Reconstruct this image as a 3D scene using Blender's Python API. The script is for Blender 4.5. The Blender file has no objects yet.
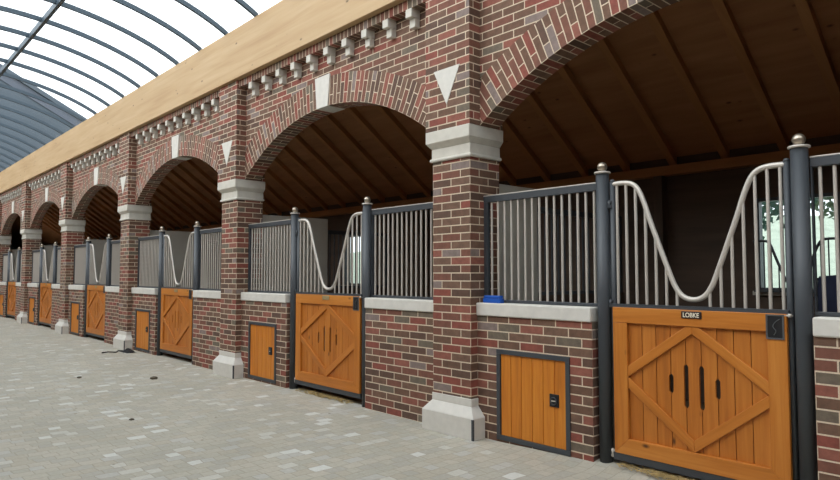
import bpy, math, random
from mathutils import Vector, Matrix
R = random.Random(7)
C = bpy.context.scene.collection
S = 5.176            # bay length along the aisle
X0 = -4.81           # centre of the nearest whole pillar
YW = 4.92            # front of arch walls and low walls
YB = 5.30            # back of them
HALF = S / 2 - .33   # half of the clear arch span
ORD = ['nearest', 'second', 'third', 'fourth', 'fifth', 'sixth']

# ------------------------------------------------------------------ materials
def srgb(r, g, b):
    f = lambda c: (c / 255 / 12.92) if c / 255 <= .04045 else ((c / 255 + .055) / 1.055) ** 2.4
    return (f(r), f(g), f(b), 1)

class NT:
    def __init__(s, name):
        s.m = bpy.data.materials.new(name); s.m.use_nodes = True
        s.t = s.m.node_tree; s.b = s.t.nodes['Principled BSDF']
    def n(s, kind, **kw):
        o = s.t.nodes.new(kind)
        for k, v in kw.items():
            if isinstance(k, str) and hasattr(o, k) and k not in o.inputs: setattr(o, k, v)
            else: o.inputs[k].default_value = v
        return o
    def l(s, a, b): s.t.links.new(a, b)
    def ramp(s, src, stops, interp='LINEAR'):
        r = s.t.nodes.new('ShaderNodeValToRGB'); r.color_ramp.interpolation = interp
        e = r.color_ramp.elements
        while len(e) < len(stops): e.new(.5)
        for q, (p, c) in zip(e, stops): q.position = p; q.color = c
        s.l(src, r.inputs[0]); return r.outputs[0]
    def mix(s, fac, a, b, mode='MIX'):
        o = s.t.nodes.new('ShaderNodeMix'); o.data_type = 'RGBA'; o.blend_type = mode
        for i, v in ((0, fac), (6, a), (7, b)):
            if hasattr(v, 'is_linked'): s.l(v, o.inputs[i])
            else: o.inputs[i].default_value = v
        return o.outputs[2]
    def bump(s, h, strength=.3, dist=.01):
        o = s.n('ShaderNodeBump'); o.inputs['Strength'].default_value = strength; o.inputs['Distance'].default_value = dist
        s.l(h, o.inputs['Height']); s.l(o.outputs[0], s.b.inputs['Normal'])

def simple(name, col, rough=.6, metal=0., noise=.0, scale=8., bump=0.):
    t = NT(name); t.b.inputs['Roughness'].default_value = rough; t.b.inputs['Metallic'].default_value = metal
    if noise or bump:
        tc = t.n('ShaderNodeTexCoord'); no = t.n('ShaderNodeTexNoise', Scale=scale, Detail=5.)
        t.l(tc.outputs['Object'], no.inputs['Vector'])
        lo = tuple(c * (1 - noise) for c in col[:3]) + (1,); hi = tuple(min(1, c * (1 + noise)) for c in col[:3]) + (1,)
        t.l(t.ramp(no.outputs['Fac'], [(.3, lo), (.7, hi)]), t.b.inputs['Base Color'])
        if bump: t.bump(no.outputs['Fac'], bump, .004)
    else: t.b.inputs['Base Color'].default_value = col
    return t.m

def brick_mat(name, bw=.2775, rh=.0833, mortar=.006, jig=True):
    t = NT(name)
    uv = t.n('ShaderNodeUVMap'); oi = t.n('ShaderNodeObjectInfo')
    mul = t.n('ShaderNodeMath', operation='MULTIPLY'); mul.inputs[1].default_value = 40.
    t.l(oi.outputs['Random'], mul.inputs[0])
    fl = t.n('ShaderNodeMath', operation='FLOOR'); t.l(mul.outputs[0], fl.inputs[0])
    sc = t.n('ShaderNodeVectorMath', operation='SCALE'); sc.inputs[0].default_value = (bw * 2, rh * 2, 0)
    t.l(fl.outputs[0], sc.inputs['Scale'])
    ad = t.n('ShaderNodeVectorMath', operation='ADD'); t.l(uv.outputs[0], ad.inputs[0]); t.l(sc.outputs[0], ad.inputs[1])
    br = t.n('ShaderNodeTexBrick'); br.offset = .5; br.offset_frequency = 2; br.squash = 1
    for k, v in (('Color1', (0, 0, 0, 1)), ('Color2', (1, 1, 1, 1)), ('Mortar', (.5, .5, .5, 1)), ('Scale', 1.), ('Mortar Size', mortar),
                 ('Mortar Smooth', .15), ('Bias', 0.), ('Brick Width', bw), ('Row Height', rh)): br.inputs[k].default_value = v
    t.l(ad.outputs[0], br.inputs['Vector'])
    pal = t.ramp(br.outputs['Color'], [(0., srgb(132, 72, 60)), (.13, srgb(138, 84, 70)), (.24, srgb(118, 76, 62)), (.40, srgb(106, 78, 62)),
                                       (.58, srgb(114, 86, 70)), (.74, srgb(94, 70, 58)), (.87, srgb(108, 96, 82)), (.945, srgb(130, 114, 108))], 'CONSTANT')
    no = t.n('ShaderNodeTexNoise', Scale=14., Detail=6., Roughness=.65); t.l(ad.outputs[0], no.inputs['Vector'])
    pal = t.mix(.55, pal, t.ramp(no.outputs['Fac'], [(.25, (.28, .28, .28, 1)), (.75, (.78, .78, .78, 1))]), 'OVERLAY')
    no2 = t.n('ShaderNodeTexNoise', Scale=90., Detail=3.); t.l(ad.outputs[0], no2.inputs['Vector'])
    mor = t.ramp(no2.outputs['Fac'], [(.3, srgb(198, 178, 154)), (.7, srgb(224, 206, 182))])
    t.l(t.mix(br.outputs['Fac'], pal, mor), t.b.inputs['Base Color'])
    t.b.inputs['Roughness'].default_value = .85
    inv = t.n('ShaderNodeMath', operation='SUBTRACT'); inv.inputs[0].default_value = 1.; t.l(br.outputs['Fac'], inv.inputs[1])
    ad2 = t.n('ShaderNodeMath', operation='MULTIPLY_ADD'); t.l(no2.outputs['Fac'], ad2.inputs[0]); ad2.inputs[1].default_value = .35
    t.l(inv.outputs[0], ad2.inputs[2]); t.bump(ad2.outputs[0], .45, .006)
    return t.m

def wood_mat(name, stops, rough=.45, su=1.6, sv=26., knots=True):
    t = NT(name); uv = t.n('ShaderNodeUVMap')
    mp = t.n('ShaderNodeMapping'); mp.inputs['Scale'].default_value = (su, sv, 1); t.l(uv.outputs[0], mp.inputs[0])
    no = t.n('ShaderNodeTexNoise', Scale=1., Detail=6., Roughness=.6, Distortion=.6); t.l(mp.outputs[0], no.inputs['Vector'])
    mp2 = t.n('ShaderNodeMapping'); mp2.inputs['Scale'].default_value = (.5, 5., 1); t.l(uv.outputs[0], mp2.inputs[0])
    no2 = t.n('ShaderNodeTexNoise', Scale=1., Detail=2.); t.l(mp2.outputs[0], no2.inputs['Vector'])
    av = t.n('ShaderNodeMath', operation='MULTIPLY_ADD'); t.l(no2.outputs['Fac'], av.inputs[0]); av.inputs[1].default_value = .8
    m5 = t.n('ShaderNodeMath', operation='MULTIPLY_ADD'); t.l(no.outputs['Fac'], m5.inputs[0]); m5.inputs[1].default_value = .7; m5.inputs[2].default_value = -.25
    t.l(m5.outputs[0], av.inputs[2])
    col = t.ramp(av.outputs[0], stops)
    if knots:
        vo = t.n('ShaderNodeTexVoronoi', Scale=1.); mp3 = t.n('ShaderNodeMapping'); mp3.inputs['Scale'].default_value = (2.6, 5.2, 1)
        t.l(uv.outputs[0], mp3.inputs[0]); t.l(mp3.outputs[0], vo.inputs['Vector'])
        k = t.ramp(vo.outputs['Distance'], [(.03, (1, 1, 1, 1)), (.11, (0, 0, 0, 1))])
        col = t.mix(k, col, tuple(c * .35 for c in stops[0][1][:3]) + (1,))
    t.l(col, t.b.inputs['Base Color']); t.b.inputs['Roughness'].default_value = rough
    t.bump(no.outputs['Fac'], .12, .003)
    return t.m

M = {}
M['brick'] = brick_mat('brickwork')
M['ring'] = brick_mat('arch_brick')
M['stone'] = simple('white_stone', srgb(214, 210, 202), .75, 0, .05, 14, .08)
M['capstone'] = simple('pale_capital_stone', srgb(206, 201, 190), .75, 0, .06, 10, .08)
M['honey'] = wood_mat('honey_wood', [(.1, srgb(150, 84, 24)), (.45, srgb(190, 114, 38)), (.8, srgb(210, 138, 60))])
M['plank'] = wood_mat('honey_planks', [(.1, srgb(136, 74, 20)), (.45, srgb(182, 106, 32)), (.8, srgb(204, 130, 52))], .5)
M['hatchwood'] = wood_mat('hatch_planks', [(.1, srgb(156, 86, 22)), (.45, srgb(202, 120, 32)), (.8, srgb(222, 146, 50))], .5, knots=False)
M['beam'] = wood_mat('pale_glulam', [(.1, srgb(170, 134, 92)), (.45, srgb(188, 156, 114)), (.8, srgb(200, 172, 132))], .6, .7, 14.)
M['roofwood'] = wood_mat('roof_boards', [(.1, srgb(138, 88, 54)), (.45, srgb(158, 106, 66)), (.8, srgb(174, 120, 78))], .7, 1., 10.)
M['rafter'] = wood_mat('rafter_wood', [(.1, srgb(150, 98, 56)), (.45, srgb(166, 112, 66)), (.8, srgb(180, 126, 78))], .7, 1., 14., False)
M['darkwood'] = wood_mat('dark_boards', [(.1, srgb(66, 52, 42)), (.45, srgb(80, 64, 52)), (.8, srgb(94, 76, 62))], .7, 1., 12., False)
M['plaster'] = simple('grey_plaster', srgb(196, 190, 178), .9, 0, .06, 3, .05)
M['steel'] = simple('dark_powder_coat', srgb(66, 70, 75), .45, .1)
M['latch'] = simple('grey_latch_metal', srgb(96, 98, 100), .45, .3)
M['zinc'] = simple('galvanised_bar', srgb(204, 197, 188), .4, .3)
M['finial'] = simple('brushed_finial', srgb(176, 164, 148), .3, .8)
M['black'] = simple('black_plastic', srgb(26, 27, 30), .5)
M['plate'] = simple('name_plate_dark', srgb(58, 44, 40), .35, .3)
M['letter'] = simple('cream_letters', srgb(236, 226, 204), .5)
M['brass'] = simple('worn_brass', srgb(176, 160, 120), .4, .5)
M['rib'] = simple('blue_grey_rib', srgb(64, 80, 92), .5, .1)
M['blue'] = simple('blue_plastic', srgb(22, 84, 178), .45)
M['rag'] = simple('black_cloth', srgb(22, 22, 24), .9, 0, .2, 20)
M['rug'] = simple('navy_cloth', srgb(38, 44, 68), .9, 0, .1, 14)
M['hall'] = simple('slate_cladding', srgb(82, 92, 102), .7, 0, .06, .3)
M['hallband'] = simple('pale_bargeboard', srgb(92, 98, 110), .7)
M['bark'] = simple('bark', srgb(88, 72, 56), .9, 0, .2, 6)
M['leaf'] = simple('leaf_green', srgb(44, 78, 64), .7, 0, .4, 5)
M['leafpale'] = simple('leaf_pale', srgb(104, 124, 100), .7, 0, .3, 5)
M['grass'] = simple('pale_lawn', srgb(152, 162, 144), .9, 0, .15, 2)
M['sand'] = simple('stall_bedding', srgb(110, 92, 68), .95, 0, .2, 5)
M['strawm'] = simple('straw', srgb(178, 154, 104), .8, 0, .25, 30)
M['dirt'] = simple('dark_soil', srgb(92, 84, 72), .95, 0, .3, 20)

def paving():
    t = NT('aisle_paving'); uv = t.n('ShaderNodeUVMap')
    wob = t.n('ShaderNodeTexNoise', Scale=5., Detail=2.); t.l(uv.outputs[0], wob.inputs['Vector'])
    vs = t.n('ShaderNodeVectorMath', operation='SCALE'); vs.inputs['Scale'].default_value = .05; t.l(wob.outputs['Color'], vs.inputs[0])
    va = t.n('ShaderNodeVectorMath', operation='ADD'); t.l(uv.outputs[0], va.inputs[0]); t.l(vs.outputs[0], va.inputs[1])
    br = t.n('ShaderNodeTexBrick'); br.offset = .42; br.squash = .68; br.squash_frequency = 3
    for k, v in (('Color1', (0, 0, 0, 1)), ('Color2', (1, 1, 1, 1)), ('Mortar', (.5, .5, .5, 1)), ('Scale', 1.), ('Mortar Size', .0042),
                 ('Mortar Smooth', .5), ('Brick Width', .175), ('Row Height', .125)): br.inputs[k].default_value = v
    t.l(va.outputs[0], br.inputs['Vector'])
    pal = t.ramp(br.outputs['Color'], [(0., srgb(174, 169, 155)), (.2, srgb(169, 165, 152)), (.4, srgb(177, 171, 157)), (.58, srgb(167, 163, 152)),
                                       (.72, srgb(172, 165, 150)), (.83, srgb(176, 174, 166)), (.92, srgb(187, 185, 175)), (.965, srgb(199, 199, 192))], 'CONSTANT')
    no = t.n('ShaderNodeTexNoise', Scale=28., Detail=6., Roughness=.7); t.l(uv.outputs[0], no.inputs['Vector'])
    pal = t.mix(.5, pal, t.ramp(no.outputs['Fac'], [(.25, (.36, .36, .36, 1)), (.75, (.64, .64, .64, 1))]), 'OVERLAY')
    big = t.n('ShaderNodeTexNoise', Scale=.8, Detail=3.); t.l(uv.outputs[0], big.inputs['Vector'])
    pal = t.mix(.5, pal, t.ramp(big.outputs['Fac'], [(.3, (.44, .44, .43, 1)), (.7, (.56, .56, .56, 1))]), 'OVERLAY')
    pal = t.mix(br.outputs['Fac'], pal, srgb(152, 146, 132))
    # small specks of dirt in the joints
    vo = t.n('ShaderNodeTexVoronoi', Scale=2.3); t.l(uv.outputs[0], vo.inputs['Vector'])
    sp = t.ramp(vo.outputs['Distance'], [(.025, (1, 1, 1, 1)), (.045, (0, 0, 0, 1))])
    pal = t.mix(sp, pal, srgb(112, 104, 90))
    t.l(pal, t.b.inputs['Base Color']); t.b.inputs['Roughness'].default_value = .8
    inv = t.n('ShaderNodeMath', operation='SUBTRACT'); inv.inputs[0].default_value = 1.; t.l(br.outputs['Fac'], inv.inputs[1])
    t.bump(inv.outputs[0], .35, .006)
    return t.m
M['paving'] = paving()

def glass():
    t = NT('roof_glazing'); t.t.nodes.remove(t.b)
    tr = t.n('ShaderNodeBsdfTransparent'); tr.inputs[0].default_value = (.93, .965, .98, 1)
    gl = t.n('ShaderNodeBsdfGlossy'); gl.inputs['Roughness'].default_value = .15
    mx = t.n('ShaderNodeMixShader'); mx.inputs[0].default_value = .05
    t.l(tr.outputs[0], mx.inputs[1]); t.l(gl.outputs[0], mx.inputs[2])
    t.l(mx.outputs[0], t.t.nodes['Material Output'].inputs[0]); return t.m
M['glass'] = glass()

# ------------------------------------------------------------------ mesh helpers
class MB:
    def __init__(s): s.v = []; s.f = []; s.uv = []; s.sm = []
    def face(s, idx, uv=None, smooth=False): s.f.append(idx); s.uv.append(uv); s.sm.append(smooth)
    def box(s, x0, x1, y0, y1, z0, z1, grain=None):
        b = len(s.v)
        s.v += [(x, y, z) for z in (z0, z1) for y in (y0, y1) for x in (x0, x1)]
        o = (R.random() * 9, R.random() * 9)
        for q in ((0, 2, 3, 1), (4, 5, 7, 6), (0, 1, 5, 4), (2, 6, 7, 3), (0, 4, 6, 2), (1, 3, 7, 5)):
            uv = None
            if grain is not None:
                uv = []
                for i in q:
                    p = s.v[b + i]; a = p[grain]; r = sum(p[j] for j in range(3) if j != grain)
                    uv.append((a + o[0], r + o[1]))
            s.face([b + i for i in q], uv)
        return s
    def prism(s, poly, y0, y1, grain=None):
        """poly: (x, z) outline counter-clockwise seen from -y, extruded along y"""
        n = len(poly); b = len(s.v); o = (R.random() * 9, R.random() * 9)
        s.v += [(x, y0, z) for x, z in poly] + [(x, y1, z) for x, z in poly]
        def g(i):
            p = s.v[b + i]
            if grain is None: return None
            a = p[0] * grain[0] + p[2] * grain[1]; c = -p[0] * grain[1] + p[2] * grain[0] + p[1]
            return (a + o[0], c + o[1])
        def add(q): s.face([b + i for i in q], [g(i) for i in q] if grain else None)
        add(list(range(n))); add(list(range(2 * n - 1, n - 1, -1)))
        for i in range(n):
            j = (i + 1) % n; add([i, n + i, n + j, j])
        return s
    def tube(s, pts, r, n=10, caps=True, flat=None):
        pts = [Vector(p) for p in pts]; b = len(s.v); ref = None
        for i, p in enumerate(pts):
            t = (pts[min(i + 1, len(pts) - 1)] - pts[max(i - 1, 0)]).normalized()
            if ref is None: ref = Vector((1, 0, 0)) if abs(t.x) < .9 else Vector((0, 1, 0))
            u = (ref - t * ref.dot(t)).normalized(); w = t.cross(u); ref = u
            for k in range(n):
                a = 2 * math.pi * k / n + (math.pi / n)
                s.v.append(tuple(p + u * (math.cos(a) * r) + w * (math.sin(a) * r)))
        for i in range(len(pts) - 1):
            for k in range(n):
                k2 = (k + 1) % n
                s.face([b + i * n + k, b + i * n + k2, b + (i + 1) * n + k2, b + (i + 1) * n + k], None, n > 4)
        if caps:
            s.face([b + k for k in range(n)][::-1]); e = b + (len(pts) - 1) * n; s.face([e + k for k in range(n)])
        return s
    def lathe(s, prof, cx=0, cy=0, n=20, smooth=True):
        b = len(s.v)
        for r, z in prof:
            for k in range(n):
                a = 2 * math.pi * k / n; s.v.append((cx + r * math.cos(a), cy + r * math.sin(a), z))
        for i in range(len(prof) - 1):
            for k in range(n):
                k2 = (k + 1) % n; s.face([b + i * n + k, b + i * n + k2, b + (i + 1) * n + k2, b + (i + 1) * n + k], None, smooth)
        s.face([b + k for k in range(n)][::-1]); e = b + (len(prof) - 1) * n; s.face([e + k for k in range(n)])
        return s
    def frustum(s, a, b_):
        """a, b_: (x0,x1,y0,y1,z) two rectangles"""
        b = len(s.v)
        for q in (a, b_): s.v += [(q[0], q[2], q[4]), (q[1], q[2], q[4]), (q[1], q[3], q[4]), (q[0], q[3], q[4])]
        s.face([b + 3, b + 2, b + 1, b]); s.face([b + 4, b + 5, b + 6, b + 7])
        for i in range(4):
            j = (i + 1) % 4; s.face([b + i, b + j, b + 4 + j, b + 4 + i])
        return s
    def build(s, name, mat, parent=None, bevel=0, loc=(0, 0, 0)):
        me = bpy.data.meshes.new(name); me.from_pydata(s.v, [], s.f); me.update()
        lay = me.uv_layers.new(name='UVMap')
        for p, uv, sm in zip(me.polygons, s.uv, s.sm):
            p.use_smooth = sm; n = p.normal
            ax = max(range(3), key=lambda i: abs(n[i]))
            for q, li in enumerate(p.loop_indices):
                if uv: lay.data[li].uv = uv[q]
                else:
                    co = me.vertices[me.loops[li].vertex_index].co
                    lay.data[li].uv = (co.y, co.z) if ax == 0 else (co.x, co.z) if ax == 1 else (co.y, co.x)
        me.materials.append(mat if not isinstance(mat, str) else M[mat])
        o = bpy.data.objects.new(name, me); C.objects.link(o); o.location = loc
        if parent: o.parent = parent
        if bevel:
            b = o.modifiers.new('bevel', 'BEVEL'); b.width = bevel; b.segments = 2; b.limit_method = 'ANGLE'; b.angle_limit = math.radians(40)
        return o

def tag(o, label, cat, group=None, kind=None):
    o['label'] = label; o['category'] = cat
    if group: o['group'] = group
    if kind: o['kind'] = kind
    return o
def struct(o): o['kind'] = 'structure'; return o
def thing(name, loc, label, cat, group=None):
    o = bpy.data.objects.new(name, None); C.objects.link(o); o.location = loc; o.empty_display_size = .2
    return tag(o, label, cat, group)
def dup(root, loc, label):
    r = root.copy(); C.objects.link(r); r.location = loc; r['label'] = label
    for ch in list(root.children):
        c = ch.copy(); C.objects.link(c); c.parent = r
        for g in list(ch.children):
            d = g.copy(); C.objects.link(d); d.parent = c
    return r

def bay_x(k): return X0 - S * k           # pillar at the left end of bay k
def door_off(k): return 2.493 if k == 0 else 2.625
def half_door(k): return .785 if k == 0 else .868   # post spacing / 2
def under(k): return 'the nearest arch' if k == 0 else 'the %s arch from right' % ORD[k]

# ------------------------------------------------------------------ setting
XR, XL = 7.0, -46.0
fl = MB()
gx = [XL, -20, -8] + [-6 + .25 * i for i in range(16)] + [4, XR]; gy = [-4.6, 0, 4.2] + [4.4 + .06 * i for i in range(13)]
def sst(a, b, v):
    v = max(0, min(1, (v - a) / (b - a))); return v * v * (3 - 2 * v)
def floor_z(x, y): return .045 * sst(4.74, 5.02, y) * sst(-4.6, -3.2, x)
for x in gx:
    for y in gy: fl.v.append((x, y, floor_z(x, y)))
ny = len(gy)
for i in range(len(gx) - 1):
    for j in range(ny - 1):
        q = [i * ny + j, (i + 1) * ny + j, (i + 1) * ny + j + 1, i * ny + j + 1]
        fl.face(q, [(fl.v[a][1], fl.v[a][0]) for a in q], True)
struct(fl.build('floor', 'paving'))
struct(MB().box(XL, XR, 5.12, 8.5, -.2, -.01).build('floor_stalls', 'sand'))

# opposite side of the aisle (behind the camera): open bays, back wall, lean-to ceiling
wl = MB()
wl.box(XL, XR, -4.8, -4.6, 0, 4.0)
for k in range(-2, 9):
    cx = -2.22 - S * k
    if XL < cx < XR: wl.box(cx - .28, cx + .28, -1.35, -.85, 0, 4.815)
struct(wl.build('wall_left', 'brick'))
cl = MB(); cl.prism([(-4.8, 3.7), (-1.2, 5.55), (-1.2, 5.65), (-4.8, 3.8)], -XR, -XL)
o = struct(cl.build('ceiling_left', 'roofwood')); o.rotation_euler = (0, 0, math.pi / 2)
o.matrix_world = Matrix(((0, -1, 0, 0), (1, 0, 0, 0), (0, 0, 1, 0), (0, 0, 0, 1)))
struct(MB().box(XL, XR, -1.2, -.98, 4.815, 5.63, 0).build('trim_2', 'beam'))
struct(MB().box(XR, XR + .2, -4.8, 8.6, 0, 7.).build('wall_light_block', 'brick'))  # unseen end wall, added to keep low sky light off the facade

# stall rear wall with the window openings
D = 8.35
wb = MB()
wins = [(-3.06, -2.14, 1.45, 2.58), (-11.66, -10.90, 1.42, 2.51)]
def board(x0, x1, z0, z1): wb.box(x0, x1, D, D + .16, z0, z1, 0)
board(wins[0][1], XR, 0, 3.4)
board(wins[0][0], wins[0][1], 0, wins[0][2]); board(wins[0][0], wins[0][1], wins[0][3], 3.4)
board(wins[1][1], wins[0][0], 0, 3.4)
board(wins[1][0], wins[1][1], 0, wins[1][2]); board(wins[1][0], wins[1][1], wins[1][3], 3.4)
board(XL, wins[1][0], 0, 3.4)
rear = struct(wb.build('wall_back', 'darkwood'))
MB().box(XL, XR, D - .16, D, 2.98, 3.10, 0).build('header_beam', 'rafter', rear)
for x in [-4.25, -9.0, -14.0]:
    MB().box(x - .06, x + .06, D - .14, D, 0, 2.98, 2).build('post', 'darkwood', rear)

# sloping roof over the stalls
SL = .72
def roof_z(y): return 3.10 + (D - y) * SL
ce = MB()
b = len(ce.v)
ya, yb = 4.95, D + .5
ce.v += [(XL, ya, roof_z(ya) + .13), (XR, ya, roof_z(ya) + .13), (XR, yb, roof_z(yb) + .13), (XL, yb, roof_z(yb) + .13)]
ce.v += [(x, y, z + .12) for x, y, z in ce.v[:4]]
for q in ((0, 3, 2, 1), (4, 5, 6, 7), (0, 1, 5, 4), (1, 2, 6, 5), (2, 3, 7, 6), (3, 0, 4, 7)):
    ce.face(list(q), [(ce.v[i][0], ce.v[i][1] * 1.2) for i in q])
ceil = struct(ce.build('ceiling', 'roofwood'))
x = -.64
while x > -34:
    r = MB(); bb = len(r.v); w = .05
    for y in (5.31, D + .1):
        r.v += [(x - w, y, roof_z(y) + .02), (x + w, y, roof_z(y) + .02), (x + w, y, roof_z(y) + .13), (x - w, y, roof_z(y) + .13)]
    for q in ((0, 1, 2, 3), (7, 6, 5, 4), (0, 4, 5, 1), (1, 5, 6, 2), (2, 6, 7, 3), (3, 7, 4, 0)):
        r.face(list(q), [(r.v[i][1] + x, r.v[i][0] + r.v[i][2] * .3) for i in q])
    r.build('rafter', 'rafter', ceil)
    x -= .69

# long pale timber beam over the arches
tag(MB().box(XL, XR, 4.70, 4.915, 4.815, 5.645, 0).build('timber_beam', 'beam', bevel=.006),
    'long pale timber beam running along the top of the brick arches', 'beam')

# ------------------------------------------------------------------ pillars
def make_pillar(label):
    t = thing('brick_pillar', (0, 0, 0), label, 'pillar', 'brick pillars between the arches')
    yb = 5.275 - 4.82                        # local y = 0 at the shaft's front
    MB().box(-.2775, .2775, 0, yb, .36, 2.9).build('shaft', 'brick', t)
    MB().box(-.33, .33, -.06, yb, 3.197, 4.812).build('upper_shaft', 'brick', t)
    c = MB()
    c.box(-.327, .327, -.066, yb + .018, 3.066, 3.197)
    c.frustum((-.287, .287, -.01, yb + .008, 3.012), (-.325, .325, -.064, yb + .016, 3.066))
    c.box(-.287, .287, -.01, yb + .008, 2.90, 3.012)
    c.build('capital', 'capstone', t, .006)
    MB().box(-.306, .306, -.03, yb + .02, 2.868, 2.906).build('capital_bead', 'capstone', t, .015)
    p = MB()
    p.box(-.375, .375, -.075, yb, 0, .212)
    p.frustum((-.375, .375, -.075, yb, .212), (-.288, .288, -.008, yb, .312))
    p.box(-.288, .288, -.008, yb, .312, .39)
    p = p.build('plinth', 'stone', t, .004)
    MB().box(.352, .377, -.0775, -.06, .002, .208).build('corner_strip', 'steel', p)
    tri = MB().prism([(0, 3.455), (.195, 3.845), (-.195, 3.845)], -.066, -.03)
    tri.build('triangle_inset', 'stone', t)
    return t
PL = ['nearest brick pillar, standing between the two largest arches',
      'second whole brick pillar from the right, white plinth and triangle inset',
      'third brick pillar from the right, with a black rag lying at its plinth',
      'fourth brick pillar from the right, between third and fourth doors',
      'fifth brick pillar from the right, between fourth and fifth doors',
      'farthest brick pillar, cut off by the left edge of the picture']
p0 = make_pillar(PL[0]); p0.location = (bay_x(0), 4.82, 0)
for k in range(1, 6): dup(p0, (bay_x(k), 4.82, 0), PL[k])

# pillars beyond the frame belong to the plain end walls
struct(MB().box(bay_x(-1) - .33, XR, 4.90, YB, 0, 4.81).build('wall_front', 'brick'))
struct(MB().box(XL, bay_x(6) + .33, 4.90, YB, 0, 4.81).build('wall_front', 'brick'))
struct(MB().box(XL, XR, 4.99, YB, 4.815, 5.5).build('wall_front', 'brick'))

# ------------------------------------------------------------------ arches
RI, RO, ZC = 3.74, 4.14, .215
def make_arch(label):
    t = thing('brick_arch', (0, 0, 0), label, 'arch', 'brick arches')
    yb = 5.19 - YW                          # local y = 0 at the wall face
    th = math.asin(HALF / RI); N = 48
    ring = MB()
    A = [-th + 2 * th * i / N for i in range(N + 1)]
    def ro(a): return min(RO, HALF / max(1e-6, abs(math.sin(a))))
    def pt(r, a, y): return (r * math.sin(a), y, ZC + r * math.cos(a))
    for i in range(N):
        a, c = A[i], A[i + 1]; b = len(ring.v)
        ring.v += [pt(RI, a, -.004), pt(RI, c, -.004), pt(ro(c), c, -.004), pt(ro(a), a, -.004), pt(RI, a, yb), pt(RI, c, yb), pt(ro(c), c, yb), pt(ro(a), a, yb)]
        va, vc = a * RI * 1.05, c * RI * 1.05
        ring.face([b, b + 1, b + 2, b + 3], [(0, va), (0, vc), (ro(c) - RI, vc), (ro(a) - RI, va)])
        ring.face([b + 4, b + 7, b + 6, b + 5], [(0, va), (ro(a) - RI, va), (ro(c) - RI, vc), (0, vc)])
        ring.face([b, b + 4, b + 5, b + 1], [(0, va), (-yb, va), (-yb, vc), (0, vc)])
    ring.build('arch_ring', 'ring', t)
    sp = MB()
    xs = sorted(set([-HALF, HALF] + [-HALF + 2 * HALF * i / 40 for i in range(41)]))
    f = lambda x: ZC + math.sqrt(RO * RO - x * x)
    for x0, x1 in zip(xs[:-1], xs[1:]):
        sp.prism([(x0, f(x0)), (x1, f(x1)), (x1, 4.81), (x0, 4.81)], 0, yb)
    sp.build('spandrel', 'brick', t)
    MB().prism([(-.135, 3.945), (.135, 3.945), (.182, 4.385), (-.182, 4.385)], -.02, yb).build('keystone', 'stone', t, .004)
    so = MB().box(-HALF, HALF, -.13, 0, 4.70, 4.81)
    for i, q in enumerate(so.f):
        so.uv[i] = [(so.v[j][2] - 4.70 + .02, so.v[j][0]) for j in q]
    so.build('soldier_course', 'ring', t)
    for i in range(10):
        cx = (i - 4.42) * .4233
        c = MB(); c.box(cx - .052, cx + .052, -.135, 0, 4.60, 4.70); c.box(cx - .046, cx + .046, -.075, 0, 4.495, 4.60)
        c.build('corbel', 'capstone', t, .004)
    return t
AL = ['nearest and largest brick arch, cut off by the top right of the picture',
      'second brick arch from the right, with a keystone and corbels above',
      'third brick arch from the right, over the third stall door',
      'fourth brick arch from the right, over the fourth stall door',
      'fifth brick arch from the right, over the fifth stall door',
      'sixth brick arch from the right, at the left edge of the picture']
a0 = make_arch(AL[0]); a0.location = (bay_x(0) + S / 2, YW, 0)
for k in range(1, 6): dup(a0, (bay_x(k) + S / 2, YW, 0), AL[k])

# ------------------------------------------------------------------ low walls
def make_low_wall(L, label, hatch):
    """local x = 0 at the left end, y = 0 at the wall face"""
    t = thing('low_brick_wall', (0, 0, 0), label, 'low wall', 'low brick walls under the grilles')
    b = MB(); h = 1.232; dz = .25
    if hatch:
        hx0, hx1, hz = .262, 1.122, .91
        b.box(0, hx0, 0, dz, 0, h); b.box(hx1, L, 0, dz, 0, h); b.box(hx0, hx1, 0, dz, hz, h); b.box(hx0, hx1, 0, dz, 0, .03)
    else: b.box(0, L, 0, dz, 0, h)
    b.build('brickwork', 'brick', t)
    MB().box(-.0, L, -.022, dz + .02, h, 1.362).build('coping', 'stone', t, .012)
    return t
def walls(k):
    cx = bay_x(k); dc = cx + door_off(k)
    l0, l1 = cx + .2775, dc - half_door(k) - .077
    r0, r1 = dc + half_door(k) + .077, cx + S - .2775
    return l0, l1, r0, r1
WL = lambda k: 'low brick wall with a hatch, left of door under ' + under(k)
WR = lambda k: 'low plain brick wall right of door under ' + under(k)
l0, l1, r0, r1 = walls(0)
w = make_low_wall(l1 - l0, WL(0), True); w.location = (l0, YW, 0)
w = make_low_wall(r1 - r0, WR(0), False); w.location = (r0, YW, 0)
l0, l1, r0, r1 = walls(1)
wl1 = make_low_wall(l1 - l0, WL(1), True); wl1.location = (l0, YW, 0)
wr1 = make_low_wall(r1 - r0, WR(1), False); wr1.location = (r0, YW, 0)
for k in range(2, 6):
    l0, l1, r0, r1 = walls(k)
    dup(wl1, (l0, YW, 0), WL(k)); dup(wr1, (r0, YW, 0), WR(k))

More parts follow.
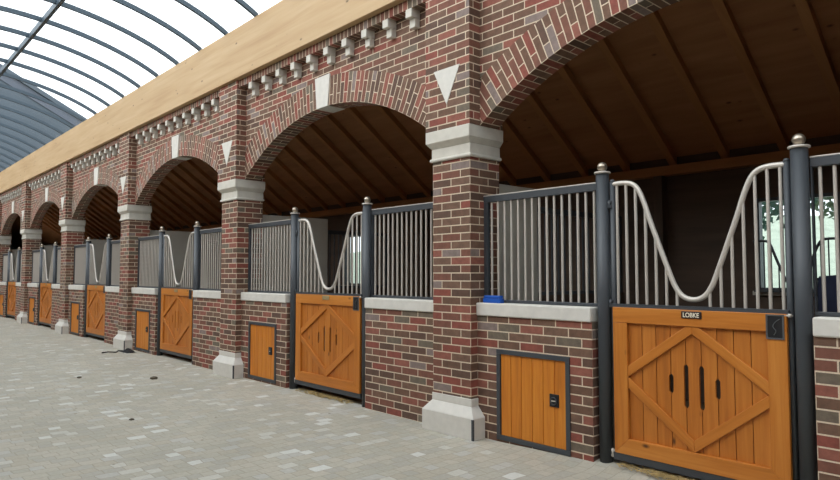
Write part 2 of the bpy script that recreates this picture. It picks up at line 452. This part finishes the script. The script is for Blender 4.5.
# ------------------------------------------------------------------ feed hatches
def make_hatch(label):
    t = thing('feed_hatch', (0, 0, 0), label, 'hatch', 'wooden hatches in the low walls')
    W, z0, z1 = .86, .03, .91
    f = MB(); e = .045
    f.box(0, W, -.012, .05, z0, z0 + e); f.box(0, W, -.012, .05, z1 - e, z1)
    f.box(0, e, -.012, .05, z0 + e, z1 - e); f.box(W - e, W, -.012, .05, z0 + e, z1 - e)
    f.build('frame', 'steel', t, .003)
    bd = MB(); n = 6; w = (W - 2 * e) / n
    for i in range(n): bd.box(e + i * w + .0035, e + (i + 1) * w - .0035, .004, .03, z0 + e, z1 - e, 2)
    bd.box(e, W - e, .012, .03, z0 + e, z1 - e, 2)
    bd.build('boards', 'hatchwood', t, .003)
    lp = MB().box(.635, .735, -.006, .012, .44, .555).build('lock_plate', 'black', t, .003)
    ring = MB(); ring.tube([(.685 + .03 * math.cos(a), -.012, .495 + .032 * math.sin(a)) for a in [i * math.pi / 8 for i in range(17)]], .006, 6)
    ring.build('ring_pull', 'steel', lp)
    MB().box(.658, .712, -.014, -.006, .49, .50).build('lock_bolt', 'zinc', lp)
    return t
HL = lambda k: 'small dark framed wooden hatch in low wall under ' + under(k)
h0 = make_hatch(HL(0)); h0.location = (walls(0)[0] + .262, YW, 0)
for k in range(1, 6): dup(h0, (walls(k)[0] + .262, YW, 0), HL(k))

# ------------------------------------------------------------------ posts
YP = 5.0
def make_post(label):
    t = thing('gate_post', (0, 0, 0), label, 'post', 'dark posts beside the stall doors')
    MB().lathe([(.057, 0), (.057, 2.535)], n=24).build('shaft', 'steel', t)
    MB().lathe([(.055, 2.535), (.071, 2.538), (.072, 2.549), (.067, 2.554), (.03, 2.556)], n=24).build('collar', 'zinc', t)
    pr = [(.024, 2.552), (.022, 2.562)] + [(.044 * math.sin(a), 2.598 - .044 * math.cos(a)) for a in [.45 + i * (math.pi - .46) / 12 for i in range(13)]]
    MB().lathe(pr, n=24).build('ball_finial', 'finial', t)
    return t
QL = lambda k, s: 'dark ball-topped post %s of door under ' % s + under(k)
q0 = None
for k in range(6):
    for sgn, nm in ((-1, 'left'), (1, 'right')):
        loc = (bay_x(k) + door_off(k) + sgn * half_door(k), YP, 0)
        if q0 is None: q0 = make_post(QL(k, nm)); q0.location = loc
        else: dup(q0, loc, QL(k, nm))

# ------------------------------------------------------------------ side grilles
YG = 5.045
def make_grille(L, label, post_left=False):
    """local x = 0 at the left end"""
    t = thing('bar_grille', (0, 0, 0), label, 'grille', 'barred grilles on the low walls')
    z0, z1, e = 1.364, 2.47, .05
    f = MB()
    f.box(0, L, -.022, .022, z0, z0 + .03); f.box(0, L, -.025, .025, z1 - .07, z1 - .006)
    a, b = (.012, .05) if post_left else (.05, .012)      # the wide upright stands against the pillar
    f.box(0, a, -.022, .022, z0 + .03, z1 - .07); f.box(L - b, L, -.022, .022, z0 + .03, z1 - .07)
    f.build('frame', 'steel', t, .004)
    MB().box(0, L, -.028, .028, z1 - .006, z1 + .004).build('top_edge', 'zinc', t, .003)
    n = round((L - .08) / .0863) - 0
    for i in range(n):
        x = a + (L - a - b) * (i + .5) / n
        MB().tube([(x, 0, z0 + .028), (x, 0, z1 - .068)], .0125, 8, False).build('bar', 'zinc', t)
    return t
GL = lambda k, s: 'barred grille on low wall %s of door under ' % s + under(k)
def gr(k):
    l0, l1, r0, r1 = walls(k); dc = bay_x(k) + door_off(k)
    return l0 + .002, dc - half_door(k) - .058, dc + half_door(k) + .058, r1 - .002
for k in range(2):
    l0, l1, r0, r1 = gr(k)
    gl = make_grille(l1 - l0, GL(k, 'left')); gl.location = (l0, YG, 0)
    g2 = make_grille(r1 - r0, GL(k, 'right'), True); g2.location = (r0, YG, 0)
for k in range(2, 6):
    l0, l1, r0, r1 = gr(k)
    dup(gl, (l0, YG, 0), GL(k, 'left')); dup(g2, (r0, YG, 0), GL(k, 'right'))

# ------------------------------------------------------------------ stall doors
def smooth_path(P, n=6):
    out = []
    for i in range(len(P) - 1):
        a = Vector(P[max(0, i - 1)]); b = Vector(P[i]); c = Vector(P[i + 1]); d = Vector(P[min(len(P) - 1, i + 2)])
        for j in range(n):
            t = j / n
            out.append(.5 * ((2 * b) + (c - a) * t + (2 * a - 5 * b + 4 * c - d) * t * t + (3 * b - a - 3 * c + d) * t ** 3))
    out.append(Vector(P[-1])); return out
def make_door(label, lettering, HW):
    """local origin: middle of the doorway on the ground, y = 0 on the tubes' axis"""
    t = thing('stall_door', (0, 0, 0), label, 'door', 'wooden stall doors')
    zb, zt = .145, 1.372
    T = HW + .014                               # tube axis
    PX = HW + .102                              # post axis
    yf, yk = -.035, .0
    f = MB()
    for s in (-1, 1):
        f.tube([(s * T, .015, .08), (s * T, .015, 2.455)], .024, 12)
        f.lathe([(.024, 2.455), (.023, 2.466), (.016, 2.478), (.004, 2.482)], s * T, .015, 12)
    f.box(-T, T, -.03, .03, .085, zb); f.box(-T, T, -.03, .03, zt, zt + .028)
    f.build('steel_frame', 'steel', t)
    # stiles and rails, mitred at the bottom
    st = MB(); w = .13
    st.prism([(-HW, zb), (-HW + w, zb + w), (-HW + w, zt - w), (-HW + w, zt - w), (-HW, zt - w)], yf, .02, (0, 1))
    st.build('stile', 'honey', t, .004)
    st = MB(); st.prism([(HW, zb), (HW, zt - w), (HW - w, zt - w), (HW - w, zb + w)], yf, .02, (0, 1)); st.build('stile', 'honey', t, .004)
    MB().prism([(-HW, zt - w), (HW, zt - w), (HW, zt), (-HW, zt)], yf - .001, .02, (1, 0)).build('top_rail', 'honey', t, .004)
    MB().prism([(-HW, zb), (HW, zb), (HW - w, zb + w), (-HW + w, zb + w)], yf - .001, .02, (1, 0)).build('bottom_rail', 'honey', t, .004)
    # planks with hand slots cut at four joints
    xi = HW - w; pw = 2 * xi / 9; pk = MB()
    sl = {3: (.70, .86), 4: (.60, .945), 5: (.60, .945), 6: (.70, .86)}
    hw = .016
    for i in range(9):
        xa, xb = -xi + i * pw + .003, -xi + (i + 1) * pw - .003
        za, zc = zb + w - .02, zt - w + .02
        poly = [(xa, za), (xb, za)]
        if i + 1 in sl:
            s0, s1 = sl[i + 1]; poly += [(xb, s0), (xb - hw, s0 + .02), (xb - hw, s1 - .02), (xb, s1)]
        poly += [(xb, zc), (xa, zc)]
        if i in sl:
            s0, s1 = sl[i]; poly += [(xa, s1), (xa + hw, s1 - .02), (xa + hw, s0 + .02), (xa, s0)]
        pk.prism(poly, -.008, .012, (0, 1))
    pk.build('planks', 'plank', t)
    # diamond braces
    vt, m = .092, .79
    zr, zl = zt - w, zb + w
    for s in (-1, 1):
        up = [(0, 1.185), (s * xi, m), (s * xi, m + vt), (s * (xi * (1.185 + vt - zr) / (1.185 - m)), zr), (0, zr)]
        lo = [(0, zl), (s * (xi * (zl - .36 + vt) / (m - .36)), zl), (s * xi, m - vt), (s * xi, m), (0, .365)]
        for poly, gz in ((up, -1), (lo, 1)):
            if s < 0: poly = poly[::-1]
            g = Vector((s * xi, gz * .4)).normalized()
            MB().prism(poly, yf + .006, -.008, (g.x, g.y)).build('brace', 'honey', t, .004)
    # curved top rail and bars
    half = [(.690, 2.437), (.58, 2.437), (.505, 2.418), (.452, 2.365), (.405, 2.26), (.348, 2.09), (.272, 1.88), (.205, 1.70), (.148, 1.56), (.085, 1.478), (0, 1.452)]
    half = [(x * HW / .683, z) for x, z in half]
    P = [(-x, .015, z) for x, z in half] + [(x, .015, z) for x, z in half[::-1][1:]]
    path = smooth_path(P, 5)
    MB().tube(path, .021, 12).build('curved_rail', 'zinc', t)
    for i in range(16):
        x = -T + 2 * T * (i + .5) / 16
        zz = None
        for a, b in zip(path[:-1], path[1:]):
            if a.x <= x <= b.x: zz = a.z + (b.z - a.z) * (x - a.x) / max(1e-6, b.x - a.x)
        if zz - 1.40 < .07: continue
        MB().tube([(x, .015, zt + .026), (x, .015, zz)], .0125, 8, False).build('bar', 'zinc', t)
    # name plate
    pl = MB().box(-.076, .086, yf - .008, yf, 1.306, 1.362).build('name_plate', 'plate' if lettering else 'brass', t, .006)
    if lettering:
        cu = bpy.data.curves.new('lettering', 'FONT'); cu.body = 'LOBKE'; cu.size = .05; cu.align_x = 'CENTER'; cu.extrude = .0012; cu.offset = .0009
        tmp = bpy.data.objects.new('tmp_text', cu); C.objects.link(tmp)
        dg = bpy.context.evaluated_depsgraph_get(); me = bpy.data.meshes.new_from_object(tmp.evaluated_get(dg))
        bpy.data.objects.remove(tmp); me.materials.clear(); me.materials.append(M['letter'])
        me.transform(Matrix.Translation((.003, yf - .0095, 1.3165)) @ Matrix.Rotation(math.pi / 2, 4, 'X') @ Matrix.Diagonal((.86, 1., 1, 1)))
        lo = bpy.data.objects.new('lettering', me); C.objects.link(lo); lo.parent = pl
    # latch recess at top right
    lf = MB(); x0, x1, z0, z1, e = HW - .135, HW - .015, 1.19, 1.366, .011
    lf.box(x0, x1, yf - .008, yf + .002, z0, z0 + e); lf.box(x0, x1, yf - .008, yf + .002, z1 - e, z1)
    lf.box(x0, x0 + e, yf - .008, yf + .002, z0 + e, z1 - e); lf.box(x1 - e, x1, yf - .008, yf + .002, z0 + e, z1 - e)
    lp = lf.build('latch_frame', 'latch', t)
    MB().box(x0 + e, x1 - e, yf - .003, yf + .002, z0 + e, z1 - e).build('latch_recess', 'black', lp)
    MB().tube(smooth_path([(HW - .083, yf - .006, 1.22), (HW - .068, yf - .008, 1.25), (HW - .088, yf - .008, 1.28), (HW - .073, yf - .008, 1.31), (HW - .043, yf - .006, 1.335)], 4), .003, 6).build('latch_lever', 'latch', lp)
    # hinges on the left, bolt on the right
    for z in (.13, 1.40, 2.26):
        h = MB(); h.tube([(-T - .018, -.012, z - .035), (-T - .018, -.012, z + .035)], .011, 10)
        h.box(-T - .03, -T + .007, -.02, .01, z - .03, z - .012); h.box(-T - .03, -T + .007, -.02, .01, z + .012, z + .03)
        h.build('hinge', 'zinc' if z < 1 else 'steel', t)
    b = MB(); b.tube([(HW - .02, -.03, 1.36), (T + .025, -.03, 1.36)], .007, 8); b.lathe([(.012, 1.35), (.012, 1.375)], T + .01, -.042, 10)
    b.build('bolt', 'zinc', t)
    return t
DL = ['nearest wooden stall door with diamond braces, reading LOBKE on its plate',
      'second wooden stall door from the right, with diamond braces and brass plate',
      'third wooden stall door from the right, diamond braced, left of the second pillar',
      'fourth wooden stall door from the right, diamond braced, right of the fourth pillar',
      'fifth wooden stall door from the right, narrow in view, right of the fifth pillar',
      'farthest wooden stall door, at the left edge of the picture']
d0 = make_door(DL[0], True, .683); d0.location = (bay_x(0) + door_off(0), YP, 0)
d1 = make_door(DL[1], False, .766); d1.location = (bay_x(1) + door_off(1), YP, 0)
for k in range(2, 6): dup(d1, (bay_x(k) + door_off(k), YP, 0), DL[k])

# ------------------------------------------------------------------ partitions between the stalls
def make_partition(label, ye):
    t = thing('stall_partition', (0, 0, 0), label, 'partition', 'partitions between the stalls')
    y1 = ye - YB; y2 = D - .16 - YB
    MB().box(-.08, .08, .0, y1, -.01, 2.67).build('wall_panel', 'plaster', t, .01)
    MB().box(-.05, .05, y1, y2, -.01, 1.40, 1).build('board_panel', 'darkwood', t)
    f = MB(); f.box(-.025, .025, y1, y2, 1.40, 1.44); f.box(-.03, .03, y1, y2, 2.40, 2.47)
    f.box(-.025, .025, y2 - .05, y2, 1.44, 2.40); f.box(-.025, .025, y1, y1 + .05, 1.44, 2.40)
    f.build('grille_frame', 'steel', t)
    n = 14
    for i in range(n):
        y = y1 + .05 + (y2 - y1 - .1) * (i + .5) / n
        MB().tube([(0, y, 1.44), (0, y, 2.40)], .0125, 6, False).build('bar', 'steel', t)
    return t
PAL = ['pale partition wall and bars seen behind the grille left of the nearest door',
       'pale partition wall and bars seen through the second door from the right',
       'pale partition wall behind the third door from the right',
       'pale partition wall behind the fourth door from the right',
       'pale partition wall behind the fifth door from the right',
       'pale partition wall behind the farthest door at the left edge']
t0 = make_partition(PAL[0], 6.2); t0.location = (bay_x(0), YB, 0)
t1 = make_partition(PAL[1], 6.72); t1.location = (bay_x(1), YB, 0)
for k in range(2, 6): dup(t1, (bay_x(k), YB, 0), PAL[k])

# ------------------------------------------------------------------ windows in the rear wall
for i, (x0, x1, z0, z1) in enumerate(wins):
    wn = bpy.data.objects.new('window_%d' % (i + 1), None); C.objects.link(wn); wn.location = (x0, D, z0); struct(wn)
    W, H, e = x1 - x0, z1 - z0, .04
    f = MB(); f.box(0, W, 0, .1, 0, e); f.box(0, W, 0, .1, H - e, H); f.box(0, e, 0, .1, e, H - e); f.box(W - e, W, 0, .1, e, H - e)
    f.build('window_frame', 'steel', wn)
    MB().box(e, W - e, .055, .06, e, H - e).build('window_glass', 'glass', wn)
    MB().box(-.04, W + .04, -.05, 0, -.05, 0).build('window_sill', 'plaster', wn)
# dark swan-neck guard in front of the first window
g = thing('window_guard', (0, D - .1, 0), 'dark barred guard with a dipped rail inside the rear window', 'window guard')
P = [(-3.06, 0, 2.05), (-2.93, 0, 2.05), (-2.87, 0, 2.01), (-2.80, 0, 1.82), (-2.70, 0, 1.57), (-2.62, 0, 1.50), (-2.54, 0, 1.52), (-2.47, 0, 1.66), (-2.40, 0, 1.90), (-2.34, 0, 2.02), (-2.28, 0, 2.05), (-2.14, 0, 2.05)]
pa = smooth_path(P, 4)
MB().tube(pa, .016, 8).build('dipped_rail', 'steel', g)
MB().box(-3.06, -2.14, -.015, .015, 1.44, 1.465).build('bottom_rail', 'steel', g)
for x in (-3.02, -2.94, -2.86, -2.78, -2.42, -2.34, -2.26, -2.18):
    zz = 2.0
    for a, b in zip(pa[:-1], pa[1:]):
        if a.x <= x <= b.x: zz = (a.z + b.z) / 2
    MB().tube([(x, 0, 1.46), (x, 0, zz)], .008, 6, False).build('bar', 'steel', g)

# navy rug on a rail inside the nearest stall
rg = MB()
n = 14; prof = [(-.10, 1.12), (-.07, 1.45), (-.03, 1.60), (0, 1.63), (.03, 1.60), (.06, 1.45), (.09, 1.12)]
L = 1.0
for i in range(n + 1):
    u = i / n
    for j, (y, z) in enumerate(prof):
        sag = .05 * math.sin(u * 9) * (1 if abs(y) > .05 else .2)
        rg.v.append((u * L, y + sag * .4, z + (.09 * u if z > 1.3 else .03 * math.sin(u * 14))))
m_ = len(prof)
for i in range(n):
    for j in range(m_ - 1):
        rg.face([i * m_ + j, (i + 1) * m_ + j, (i + 1) * m_ + j + 1, i * m_ + j + 1], None, True)
o = rg.build('horse_rug', 'rug', loc=(-2.25, 7.85, 0))
so = o.modifiers.new('solid', 'SOLIDIFY'); so.thickness = .02
tag(o, 'dark navy rug hung in the nearest stall, right of the right post', 'rug')
rr = thing('rug_rack', (-2.25, 7.85, 0), 'dark rack carrying the navy rug in the nearest stall', 'rack')
MB().tube([(-.05, 0, 1.595), (1.1, 0, 1.68)], .018, 8).build('rail', 'steel', rr)
for x in (-.03, 1.06): MB().tube([(x, 0, 0), (x, 0, 1.60 + .07 * (x > .5))], .018, 8).build('leg', 'steel', rr)

# ------------------------------------------------------------------ glass barrel roof
ya, za, yc = 4.74, 5.655, 1.9
HS, RISE, ZV = 3.0, .775, 5.53
def vz(y, d=0):                            # the vault's profile, slightly flatter than a circle
    u = min(1, abs(y - yc) / HS); return ZV + d + RISE * max(0, 1 - u * u) ** .8
NA = 36
HW_ = ya - yc
arc = [yc + HW_ * math.sin(math.pi / 2 * (1 - 2 * i / NA)) for i in range(NA + 1)]
gr_ = thing('glass_roof', (0, 0, 0), 'clear barrel-vaulted roof with blue-grey ribs over the aisle', 'roof')
gz = MB()
for y in arc: gz.v += [(XR, y, vz(y, .05)), (XL, y, vz(y, .05))]
for i in range(NA): gz.face([2 * i, 2 * i + 1, 2 * i + 3, 2 * i + 2], None, True)
gz.build('glazing', 'glass', gr_)
rib = MB(); w = .024
for y in arc:
    for d in (-.04, .04): rib.v += [(-w, y, vz(y, d)), (w, y, vz(y, d))]
for i in range(NA):
    a, b = 4 * i, 4 * i + 4
    for p, q in ((0, 1), (1, 3), (3, 2), (2, 0)): rib.face([a + p, b + p, b + q, a + q], None, False)
rib.face([0, 1, 3, 2]); e = 4 * NA; rib.face([e, e + 2, e + 3, e + 1])
r0_ = rib.build('rib', 'rib', gr_)
xs = [-11.036 + 1.0353 * k for k in range(-33, 18)]
r0_.location.x = xs[0]
for x in xs[1:]:
    c = r0_.copy(); C.objects.link(c); c.location.x = x; c.parent = gr_
for y in (2.66, 1.14):
    z = vz(y)
    MB().box(XL, XR, y - .03, y + .03, z - .08, z + .03, 0).build('purlin', 'rib', gr_)

# ------------------------------------------------------------------ big hall beyond the end of the aisle
hb = thing('hall_building', (-46, 1.9, 0), 'big grey gabled hall seen through the far end of the glass roof', 'building')
def pz(pts, x0, x1):
    m = MB(); n = len(pts)
    m.v += [(x1, y, z) for y, z in pts] + [(x0, y, z) for y, z in pts]
    m.face(list(range(n))); m.face(list(range(2 * n - 1, n - 1, -1)))
    for i in range(n): j = (i + 1) % n; m.face([i, n + i, n + j, j])
    return m
pz([(-16, 0), (16, 0), (16, 8.5), (0, 16.9), (-16, 8.5)], -24, 0).build('gable_wall', 'hall', hb)
for s in (-1, 1):
    pz([(0, 16.9), (s * 17, 7.97), (s * 17, 8.25), (0, 17.2)][::s], -24.2, .25).build('roof_slope', 'hall', hb)
    pz([(0, 16.3), (s * 17, 7.37), (s * 17, 7.95), (0, 16.88)][::s], .02, .08).build('bargeboard', 'hallband', hb)

# ------------------------------------------------------------------ outside behind the stalls
gd = MB(); N = 24
for i in range(N + 1):
    for j in range(13):
        x = -46 + 60 * i / N; y = 8.52 + 36 * j / 12
        gd.v.append((x, y, -.15 + max(0, (y - 12)) * .17 + .2 * math.sin(x * .7 + y)*(y > 13)))
for i in range(N):
    for j in range(12): gd.face([i * 13 + j, (i + 1) * 13 + j, (i + 1) * 13 + j + 1, i * 13 + j + 1], None, True)
struct(gd.build('ground_outside', 'grass'))
struct(MB().box(-70, 30, -30, 60, -.4, -.25).build('ground', 'dirt'))
def make_tree(x, y, zb, zc_, rad, mat, label, seed):
    t = thing('tree', (x, y, zb), label, 'tree', 'trees behind the rear window')
    MB().tube([(0, 0, 0), (.1, 0, (zc_ - zb) * .5), (0, .1, zc_ - zb)], .12, 8).build('trunk', 'bark', t)
    rn = random.Random(seed); f = MB()
    for i in range(3200):
        a = rn.random() * 6.283; c = rn.uniform(-1, 1); r = rad * (.45 + .6 * rn.random())
        p = Vector((math.cos(a) * math.sqrt(1 - c * c) * r, math.sin(a) * math.sqrt(1 - c * c) * r, c * r * .85 + zc_ - zb))
        u = Vector((rn.uniform(-1, 1), rn.uniform(-1, 1), rn.uniform(-1, 1))).normalized(); w_ = u.orthogonal().normalized()
        q = .07 + .07 * rn.random(); b = len(f.v)
        f.v += [tuple(p - u * q), tuple(p + w_ * q * .5), tuple(p + u * q), tuple(p - w_ * q * .5)]
        f.face([b, b + 1, b + 2, b + 3])
    f.build('crown', mat, t)
make_tree(-5.9, 14.2, .2, 4.0, 1.95, 'leaf', 'dark green tree seen at the left in the rear window', 3)
make_tree(-4.3, 18.0, .6, 4.3, 1.6, 'leafpale', 'pale green tree seen at the right in the rear window', 5)

# ------------------------------------------------------------------ small things
bl = thing('grooming_brush', (-4.352, 4.965, 1.362), 'small blue box-shaped brush on the coping beside the nearest pillar', 'brush')
MB().box(-.112, .112, -.035, .035, 0, .045).build('bristle_block', 'blue', bl, .004)
MB().box(-.105, .105, -.03, .03, .045, .075).build('back', 'blue', bl, .008)

rg = MB(); rn = random.Random(4); nn = 10
for i in range(nn + 1):
    for j in range(7):
        u, v = i / nn, j / 6
        e = math.sin(u * math.pi) * math.sin(v * math.pi)
        rg.v.append(((u - .5) * .42 + rn.uniform(-.015, .015), (v - .5) * .2 + rn.uniform(-.015, .015), .004 + e * (.06 + rn.uniform(0, .03))))
for i in range(nn):
    for j in range(6): rg.face([i * 7 + j, (i + 1) * 7 + j, (i + 1) * 7 + j + 1, i * 7 + j + 1], None, True)
root = thing('black_rag', (-14.38, 4.70, 0), 'crumpled black cloth with a strap on the paving beside a white plinth', 'cloth')
rg.build('cloth', 'rag', root)
MB().tube(smooth_path([(-.14, -.04, .02), (-.15, -.15, .03), (-.08, -.22, .013), (-.2, -.3, .013), (-.12, -.38, .025), (-.16, -.48, .013)], 4), .013, 6).build('strap', 'rag', root)

def clod(x, y, r, label, seed):
    rn = random.Random(seed); m = MB(); n = 8
    pr = [(r * .8, 0), (r, r * .2), (r * .75, r * .5), (r * .2, r * .65)]
    m.lathe(pr, 0, 0, n)
    m.v = [(a * rn.uniform(.7, 1.3), b * rn.uniform(.7, 1.3), c) for a, b, c in m.v]
    tag(m.build('dirt_clod', 'dirt', loc=(x, y, 0)), label, 'clod', 'dirt clods on the paving')
clod(-10.44, 3.81, .065, 'larger dark dirt clod on the paving in front of the second arch', 1)
clod(-11.35, 2.97, .04, 'smaller dark dirt clod on the paving toward the left', 2)
clod(-7.69, 2.57, .03, 'dark dirt clod on the paving at the middle of the aisle', 3)

def straw(x, L, y, n, label, seed):
    rn = random.Random(seed); m = MB()
    for i in range(n):
        px = max(-.62, min(.62, rn.gauss(0, .3))) * L; py_ = rn.uniform(-.09, .05); a = rn.uniform(0, 3.14); l = rn.uniform(.015, .05)
        z = .004 + rn.random() * .022
        m.tube([(px - math.cos(a) * l, py_ - math.sin(a) * l * .6, z), (px + math.cos(a) * l, py_ + math.sin(a) * l * .6, z + rn.uniform(-.003, .01))], .0035, 4)
    tag(m.build('straw_bits', 'strawm', loc=(x, y, .04 if x > -4 else 0)), label, 'straw', None, 'stuff')
straw(bay_x(0) + 2.5, 1.0, 4.97, 420, 'bits of straw lying under the bottom edge of the nearest door', 1)
straw(bay_x(1) + 2.6, 1.0, 4.99, 300, 'bits of straw lying under the second stall door', 2)

# ------------------------------------------------------------------ light, camera
w = bpy.data.worlds.new('overcast'); bpy.context.scene.world = w; w.use_nodes = True
bg = w.node_tree.nodes['Background']; bg.inputs[0].default_value = (.93, .97, 1, 1); bg.inputs[1].default_value = 1.0

sun = bpy.data.lights.new('veiled_sun', 'SUN'); sun.energy = .9; sun.angle = math.radians(50); sun.color = (1, .98, .95)
so = bpy.data.objects.new('veiled_sun', sun); C.objects.link(so); so.location = (-3, -8, 14)
so.rotation_euler = Vector((.35, .84, -.62)).to_track_quat('-Z', 'Y').to_euler()

cam = bpy.data.cameras.new('camera'); co = bpy.data.objects.new('camera', cam); C.objects.link(co)
yaw, pit = math.radians(42.289), math.radians(3.0617)
F = Vector((-math.cos(yaw) * math.cos(pit), math.sin(yaw) * math.cos(pit), math.sin(pit)))
co.location = (0, 0, 1.65); co.rotation_euler = F.to_track_quat('-Z', 'Y').to_euler()
cam.sensor_width = 36; cam.sensor_fit = 'HORIZONTAL'; cam.lens = 644.58 / 840 * 36; cam.clip_start = .05; cam.clip_end = 300
sc = bpy.context.scene; sc.camera = co
vs = sc.view_settings; vs.view_transform = 'Standard'; vs.look = 'None'; vs.gamma = 1; vs.use_curve_mapping = False
vs.exposure = 1.3
